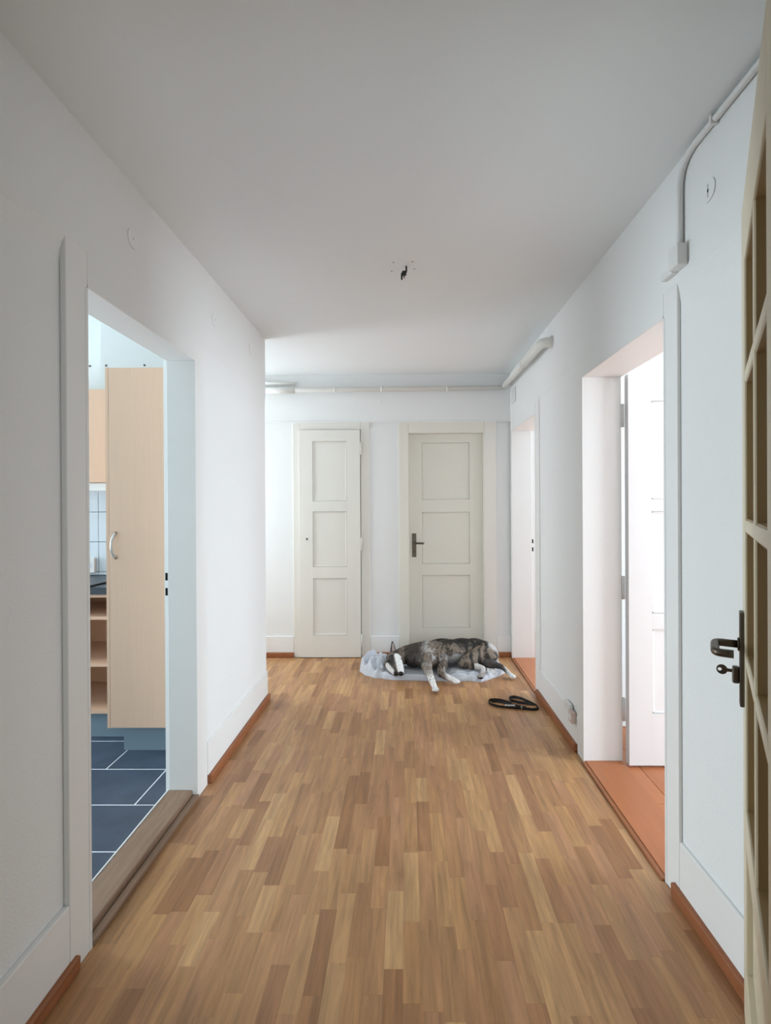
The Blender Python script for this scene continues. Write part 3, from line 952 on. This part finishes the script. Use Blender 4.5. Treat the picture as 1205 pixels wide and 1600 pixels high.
# torso
ell((0.225, 4.215, 0.125), (0.145, 0.160, 0.082), (0, -4, 4))
ell((0.345, 4.235, 0.130), (0.160, 0.155, 0.090), (0, 0, 4))
ell((0.460, 4.275, 0.132), (0.150, 0.120, 0.090), (0, 0, 6))
ell((0.560, 4.290, 0.130), (0.130, 0.105, 0.088), (0, 0, 0))
ell((0.635, 4.260, 0.118), (0.115, 0.120, 0.086), (0, 6, -10))
ell((0.690, 4.215, 0.085), (0.062, 0.090, 0.060), (0, 20, -20))
ell((0.30, 4.345, 0.15), (0.13, 0.04, 0.055))
# shoulder blade and upper arm, haunch
ell((0.195, 4.165, 0.148), (0.080, 0.125, 0.055), (12, 0, 8))
ell((0.150, 4.075, 0.105), (0.085, 0.095, 0.076), (0, 0, 10))
ell((0.245, 4.100, 0.100), (0.080, 0.085, 0.074))
ell((0.205, 4.285, 0.160), (0.055, 0.060, 0.040))
ell((0.625, 4.165, 0.120), (0.120, 0.100, 0.066), (10, 0, -12))
# neck
limb([(0.150, 4.215, 0.130, 0.088), (0.07, 4.210, 0.122, 0.080), (-0.005, 4.185, 0.114, 0.074), (-0.060, 4.145, 0.108, 0.064)])
ell((0.055, 4.135, 0.090), (0.075, 0.075, 0.062))
# head, seen from above the brow, the muzzle pointing to the camera
ell((-0.103, 4.100, 0.104), (0.068, 0.078, 0.058), (0, 0, -12))
ell((-0.103, 4.135, 0.125), (0.040, 0.040, 0.035))
limb([(-0.088, 4.060, 0.100, 0.054), (-0.072, 3.985, 0.090, 0.043), (-0.056, 3.915, 0.078, 0.034), (-0.049, 3.875, 0.072, 0.026)])
limb([(-0.142, 4.055, 0.080, 0.042), (-0.122, 3.985, 0.066, 0.032), (-0.088, 3.915, 0.054, 0.024)])
ell((-0.142, 4.040, 0.100), (0.018, 0.024, 0.018)); ell((-0.058, 4.035, 0.122), (0.017, 0.024, 0.014))
# fore leg stretched to the camera
limb([(0.155, 4.130, 0.120, 0.060), (0.150, 4.010, 0.098, 0.047), (0.155, 3.930, 0.082, 0.038), (0.172, 3.830, 0.058, 0.028), (0.186, 3.745, 0.041, 0.023), (0.196, 3.680, 0.030, 0.020)])
paw((0.200, 3.650, 0.025), (0.12, -1, 0), 0.025)
# other fore leg folded to the right
limb([(0.230, 4.120, 0.090, 0.055), (0.285, 4.050, 0.085, 0.040), (0.262, 3.955, 0.064, 0.032), (0.255, 3.905, 0.056, 0.027), (0.300, 3.850, 0.042, 0.023), (0.345, 3.815, 0.034, 0.019)])
paw((0.362, 3.800, 0.028), (1, -0.5, 0), 0.022)
# upper hind leg: stifle forward, hock back, foot
limb([(0.600, 4.160, 0.120, 0.075), (0.505, 4.075, 0.108, 0.055), (0.440, 4.010, 0.096, 0.040), (0.500, 3.985, 0.090, 0.031), (0.575, 3.955, 0.078, 0.022), (0.592, 3.945, 0.072, 0.020), (0.575, 3.905, 0.056, 0.018), (0.562, 3.885, 0.046, 0.019)])
paw((0.556, 3.868, 0.040), (-0.3, -1, 0), 0.022)
# lower hind leg stretched to the right
limb([(0.560, 4.140, 0.085, 0.055), (0.610, 4.085, 0.082, 0.040), (0.680, 4.065, 0.074, 0.030), (0.742, 4.045, 0.060, 0.021), (0.762, 4.030, 0.050, 0.019), (0.785, 3.975, 0.034, 0.018), (0.798, 3.945, 0.026, 0.019)])
paw((0.806, 3.925, 0.022), (0.5, -1, 0), 0.022)
tmp = bpy.data.meshes.new('tmp'); bm.to_mesh(tmp); bm.free()
to = bpy.data.objects.new('tmp', tmp); COL.objects.link(to)
md = to.modifiers.new('r', 'REMESH'); md.mode = 'VOXEL'; md.voxel_size = 0.0048
sm = to.modifiers.new('s', 'SMOOTH'); sm.factor = 0.5; sm.iterations = 7
dg = bpy.context.evaluated_depsgraph_get(); dg.update()
dm = bpy.data.meshes.new_from_object(to.evaluated_get(dg))
bpy.data.objects.remove(to)
dm.name = 'body'
MUZ = [((-0.10, 4.06, 0.10), (-0.050, 3.87, 0.066))]


def seg_t(p, a, b):
    a, b = Vector(a), Vector(b)
    t = (p - a).dot(b - a) / (b - a).length_squared
    t = max(0, min(1, t))
    return t, (p - (a + (b - a) * t)).length


BLACK, TAN, GREY, WHITE, BROWN = Vector((0.010, 0.011, 0.010)), Vector((0.215, 0.170, 0.130)), Vector((0.46, 0.445, 0.43)), Vector((0.82, 0.81, 0.79)), Vector((0.040, 0.031, 0.025))


def lerp(a, b, t):
    return a + (b - a) * max(0.0, min(1.0, t))


def coat(p):
    # brindle: dark wavy bars round the trunk on tan and grey
    n1 = fbm(p.x * 8, p.y * 9, p.z * 9)
    n2 = fbm(p.x * 17, p.y * 20, p.z * 20 + 4)
    n3 = fbm(p.x * 45, p.y * 45, p.z * 45 + 2)
    n4 = fbm(p.x * 120, p.y * 60, p.z * 60 + 7)
    wv = math.sin(p.x * 150 + 9.0 * n1 + 3.4 * n2)
    bar = 0.5 + 0.34 * wv + 0.7 * n2 + 0.7 * n3 + 0.5 * n4
    bar += 0.75 * math.sin(p.x * 88 + 4.5 * n1 + 1.6 * n2) * smooth01((p.x - 0.43) / 0.08)
    top = smooth01((p.z - 0.125) / 0.055) * smooth01((p.x - 0.20) / 0.12) * smooth01((p.y - 4.14) / 0.08)
    c = lerp(TAN, BROWN, smooth01((bar + 1.0 * top) / 1.1))
    c = lerp(c, BLACK, 0.9 * smooth01((bar * 0.5 + 1.1 * top + 0.8 * n2 - 0.6) / 0.7))
    # pale rump, shoulder and belly
    c = lerp(c, GREY, smooth01((p.x - 0.655) / 0.04 + 1.1 * n2 + 0.5 * n3) * smooth01((p.z - 0.03) / 0.05) * smooth01((p.y - 4.11) / 0.04))
    c = lerp(c, GREY, 0.9 * smooth01((0.158 - p.z) / 0.05 + 1.0 * n2) * smooth01((p.x - 0.28) / 0.06) * smooth01((0.50 - p.x) / 0.06) * smooth01((p.y - 4.02) / 0.03))
    sh = (Vector((p.x - 0.17, (p.y - 4.11) * 0.7, (p.z - 0.17) * 1.3))).length
    c = lerp(c, GREY, 0.8 * smooth01((0.115 - sh) / 0.09 + 1.3 * n2 + 1.2 * n3 - 0.25))
    # dark neck
    nk = smooth01((p.x + 0.045) / 0.03) * (1 - smooth01((p.x - 0.10 - 0.04 * n2) / 0.04))
    c = lerp(c, lerp(BLACK, BROWN, 0.5 + n2), 0.8 * nk)
    # head: dark cap and cheeks, white blaze, muzzle and chin
    if p.x < -0.02 and p.y < 4.2:
        c = lerp(BROWN, BLACK, 0.6 + 0.5 * n2)
        c = lerp(c, TAN * 1.3, 0.6 * smooth01(0.4 + 1.5 * n2 + n3))
        t, d_ = seg_t(p, (-0.072, 4.050, 0.155), (-0.040, 3.87, 0.092))
        c = lerp(c, WHITE, smooth01((0.036 - d_) / 0.012 + 0.15))
        t, d_ = seg_t(p, (-0.160, 4.00, 0.085), (-0.105, 3.92, 0.055))
        c = lerp(c, WHITE, 0.85 * smooth01((0.026 - d_) / 0.012 + 0.1))
        t, d_ = seg_t(p, (-0.118, 4.03, 0.125), (-0.082, 3.89, 0.075))
        c = lerp(c, BLACK, 0.85 * smooth01((0.014 - d_) / 0.008))
    # legs: brindle above, white spotted feet
    if p.y < 4.0 and 0.10 < p.x < 0.24:
        wht = smooth01((3.86 - p.y) / 0.09 + 0.25 * n2)
        fade = smooth01((3.985 - p.y) / 0.06)
        c = lerp(lerp(c, lerp(TAN, GREY, 0.3 + n2 + n3), 0.75 * fade), WHITE, wht)
        if wht > 0.5 and fbm(p.x * 70, p.y * 70, p.z * 70) > 0.42:
            c = BROWN
        if p.y < 3.637 and p.z < 0.02:
            c = BLACK * 2
    if p.y < 3.95 and 0.24 <= p.x < 0.42:
        c = lerp(c, WHITE, smooth01((p.x - 0.27) / 0.05))
    if p.y < 4.01 and 0.52 < p.x < 0.62 and p.z < 0.11:
        c = lerp(lerp(TAN, GREY, 0.5), WHITE, 0.6 * smooth01((p.z - 0.06) / 0.02))
        if p.y < 3.862 and p.z < 0.045:
            c = BLACK * 2
    if p.x > 0.60 and p.y < 4.13 and p.z < 0.115:
        c = lerp(Vector((0.05, 0.048, 0.048)), TAN, 0.5 * smooth01(n2 + 0.3))
        c = lerp(c, WHITE, 0.85 * smooth01((p.x - 0.755) / 0.03 + 0.2 * n2))
    return c


NRM = [v.normal.copy() for v in dm.vertices]
for v, nr in zip(dm.vertices, NRM):
    p = v.co
    zmin = 0.0225 if (front_edge(p.x) + 0.03 < p.y and p.x < 0.77) else 0.0015
    if p.z < zmin:
        v.co.z = zmin
    f = 0.0016 * fbm(p.x * 90, p.y * 90, p.z * 90)
    v.co += nr * f
# the cloth is pressed down under the dog's weight
from mathutils.bvhtree import BVHTree
tree = BVHTree.FromPolygons([v.co.copy() for v in dm.vertices], [list(p.vertices) for p in dm.polygons])
for ob in (FLEECE, SHERPA):
    off = org(ob)
    for v in ob.data.vertices:
        q = v.co + off
        low = None
        for dx, dy in ((0, 0), (0.007, 0), (-0.007, 0), (0, 0.007), (0, -0.007), (0.005, 0.005), (-0.005, 0.005), (0.005, -0.005), (-0.005, -0.005)):
            hit = tree.ray_cast(Vector((q.x + dx, q.y + dy, -0.5)), Vector((0, 0, 1)))[0]
            if hit is not None and (low is None or hit.z < low):
                low = hit.z
        if low is not None and q.z > low - 0.004:
            v.co.z = max(0.0005, low - 0.004) - off.z
ca = dm.color_attributes.new('coat', 'FLOAT_COLOR', 'POINT')
for i, v in enumerate(dm.vertices):
    c = coat(v.co)
    ca.data[i].color = (c.x, c.y, c.z, 1)
for p in dm.polygons:
    p.use_smooth = True
m = bpy.data.materials.new('dog_coat')
m.use_nodes = True
nt = m.node_tree
b = nt.nodes['Principled BSDF']
at = nt.nodes.new('ShaderNodeVertexColor'); at.layer_name = 'coat'
tc = nt.nodes.new('ShaderNodeTexCoord')
nz = nt.nodes.new('ShaderNodeTexNoise'); nz.inputs['Scale'].default_value = 180; nz.inputs['Detail'].default_value = 4
mr = nt.nodes.new('ShaderNodeMapRange')
mr.inputs['From Min'].default_value = 0.3; mr.inputs['From Max'].default_value = 0.7
mr.inputs['To Min'].default_value = 0.55; mr.inputs['To Max'].default_value = 1.45
sc_ = nt.nodes.new('ShaderNodeVectorMath'); sc_.operation = 'SCALE'
bp = nt.nodes.new('ShaderNodeBump'); bp.inputs['Strength'].default_value = 0.5; bp.inputs['Distance'].default_value = 0.006
nt.links.new(tc.outputs['Object'], nz.inputs['Vector'])
nt.links.new(nz.outputs['Fac'], mr.inputs['Value'])
nt.links.new(at.outputs['Color'], sc_.inputs[0]); nt.links.new(mr.outputs[0], sc_.inputs['Scale'])
nt.links.new(sc_.outputs[0], b.inputs['Base Color'])
nt.links.new(nz.outputs['Fac'], bp.inputs['Height']); nt.links.new(bp.outputs['Normal'], b.inputs['Normal'])
b.inputs['Roughness'].default_value = 0.6
b.inputs['Specular IOR Level'].default_value = 0.3
M['coat'] = m
dm.materials.clear(); dm.materials.append(m)
dog = empty('dog', (0.35, 4.15, 0.022))
tag(dog, 'brindle and white dog asleep on its side on the grey blanket', 'dog')
bo = bpy.data.objects.new('body', dm); COL.objects.link(bo)
bo.parent = dog; bo.location = -org(dog)
M['ear_dark'] = mat('ear_fur', (44, 40, 38), 0.7, bump=0.3, bscale=200)
M['ear_pink'] = mat('inner_ear', (168, 150, 145), 0.7)
M['nose'] = mat('wet_nose', (16, 15, 16), 0.25)


def ear(base, tip, wide, facing, name='ear'):
    """folded triangular ear: a cupped leaf"""
    base, tip, wide, facing = Vector(base), Vector(tip), Vector(wide), Vector(facing)
    bm = BM(); rows_ = []
    for i in range(9):
        t = i / 8
        wd_ = (1 - t) ** 0.75 * 0.9 + 0.03
        row = []
        for j in range(7):
            s_ = j / 3 - 1
            row.append(bm.verts.new(base + (tip - base) * t + wide * s_ * wd_ + facing * (s_ * s_ - 1) * 0.016 * wd_))
        rows_.append(row)
    for i in range(8):
        for j in range(6):
            bm.faces.new((rows_[i][j], rows_[i][j + 1], rows_[i + 1][j + 1], rows_[i + 1][j]))
    r_ = bmesh.ops.solidify(bm, geom=bm.faces[:], thickness=0.004)
    o = mk(name, bm, 'ear_dark', dog, smooth=True)
    return o


e1 = ear((-0.110, 4.145, 0.140), (-0.122, 4.215, 0.220), (0.030, -0.012, 0.004), (0.1, -0.8, 0.3))
bm = BM(); rows_ = []
for i in range(7):
    t = 0.08 + 0.72 * i / 6
    wd_ = (1 - t) ** 0.75 * 0.55
    c = Vector((-0.110, 4.145, 0.140)) + Vector((-0.012, 0.070, 0.080)) * t
    rows_.append([bm.verts.new(c + Vector((0.030, -0.012, 0.004)) * s_ * wd_ + Vector((0.1, -0.8, 0.3)) * ((s_ * s_ - 1) * 0.016 * wd_ + 0.0065)) for s_ in (-1, -0.5, 0, 0.5, 1)])
for i in range(6):
    for j in range(4):
        bm.faces.new((rows_[i][j], rows_[i][j + 1], rows_[i + 1][j + 1], rows_[i + 1][j]))
mk('inner_ear', bm, 'ear_pink', e1, smooth=True)
ear((-0.052, 4.130, 0.158), (0.028, 4.160, 0.182), (0.006, -0.024, 0.006), (0.0, -0.2, 0.9))
bm = BM()
ell((-0.047, 3.852, 0.070), (0.021, 0.014, 0.017))
mk('nose', bm, 'nose', dog, smooth=True)
for c, dr in (((-0.047, 4.018, 0.131), 18), ((-0.143, 4.020, 0.112), -8)):
    bm = BM(); ell(c, (0.012, 0.004, 0.004), (0, 0, dr))
    mk('closed_eye', bm, 'nose', dog, smooth=True)

# ------------------------------------------------------------------ leash
LE = [(0.700, 3.43), (0.672, 3.462), (0.640, 3.492), (0.600, 3.505), (0.566, 3.497), (0.549, 3.465), (0.556, 3.425), (0.592, 3.392), (0.636, 3.375), (0.690, 3.362),
      (0.740, 3.352), (0.785, 3.338), (0.828, 3.330), (0.853, 3.345), (0.862, 3.375), (0.852, 3.412), (0.828, 3.452), (0.796, 3.498), (0.764, 3.532), (0.733, 3.545), (0.708, 3.528), (0.704, 3.498),
      (0.725, 3.468), (0.760, 3.445), (0.800, 3.430), (0.836, 3.412)]


def spline(pts, n=8):
    pts = [Vector(p) for p in pts]
    out = []
    for i in range(len(pts) - 1):
        p0, p1, p2, p3 = pts[max(i - 1, 0)], pts[i], pts[i + 1], pts[min(i + 2, len(pts) - 1)]
        for k in range(n):
            t = k / n
            out.append(0.5 * ((2 * p1) + (p2 - p0) * t + (2 * p0 - 5 * p1 + 4 * p2 - p3) * t * t + (3 * p1 - p0 - 3 * p2 + p3) * t ** 3))
    out.append(pts[-1])
    return out


def ribbon(bm, pts, h, th, lean=0.35):
    """strap standing on its edge and leaning a little"""
    rings = []
    for i, p in enumerate(pts):
        d = (pts[min(i + 1, len(pts) - 1)] - pts[max(i - 1, 0)]); d.z = 0; d.normalize()
        n = Vector((-d.y, d.x, 0))
        up = (Vector((0, 0, 1)) + n * lean * math.sin(i * 0.07)).normalized()
        q = [p - n * th / 2, p + n * th / 2, p + n * th / 2 + up * h, p - n * th / 2 + up * h]
        rings.append([bm.verts.new(v) for v in q])
    for a, b_ in zip(rings, rings[1:]):
        for k in range(4):
            bm.faces.new((a[k], a[(k + 1) % 4], b_[(k + 1) % 4], b_[k]))
    bm.faces.new(rings[0][::-1]); bm.faces.new(rings[-1])


M['strap'] = mat('black_leash_webbing', (20, 18, 19), 0.6, bump=0.3, bscale=400)
ls = empty('dog_leash', (0.70, 3.42, 0))
tag(ls, 'black dog leash lying in two loops on the floor', 'leash')
bm = BM()
ribbon(bm, [Vector((p.x, p.y, 0.001)) for p in spline([(a, b_, 0) for a, b_ in LE])], 0.017, 0.0035)
mk('strap', bm, 'strap', ls)
bm = BM()
ribbon(bm, [Vector((p.x, p.y, 0.001)) for p in spline([(0.570, 3.478, 0), (0.61, 3.468, 0), (0.65, 3.445, 0), (0.70, 3.405, 0), (0.74, 3.38, 0), (0.78, 3.360, 0)])], 0.015, 0.004)
mk('doubled_strap', bm, 'strap', ls)
bm = BM()
add_box(bm, 0.672, 0.712, 3.380, 3.397, 0.001, 0.016, 0.003, 2)
add_tube(bm, [(0.660 + 0.013 * math.cos(a), 3.388 + 0.013 * math.sin(a), 0.012) for a in [2 * math.pi * k / 16 for k in range(17)]], 0.0028, 8)
mk('snap_hook', bm, 'steel', ls)
bm = BM()
add_box(bm, 0.742, 0.752, 3.346, 3.358, 0.004, 0.0215, 0.002, 2)
mk('rivet', bm, 'steel', ls)
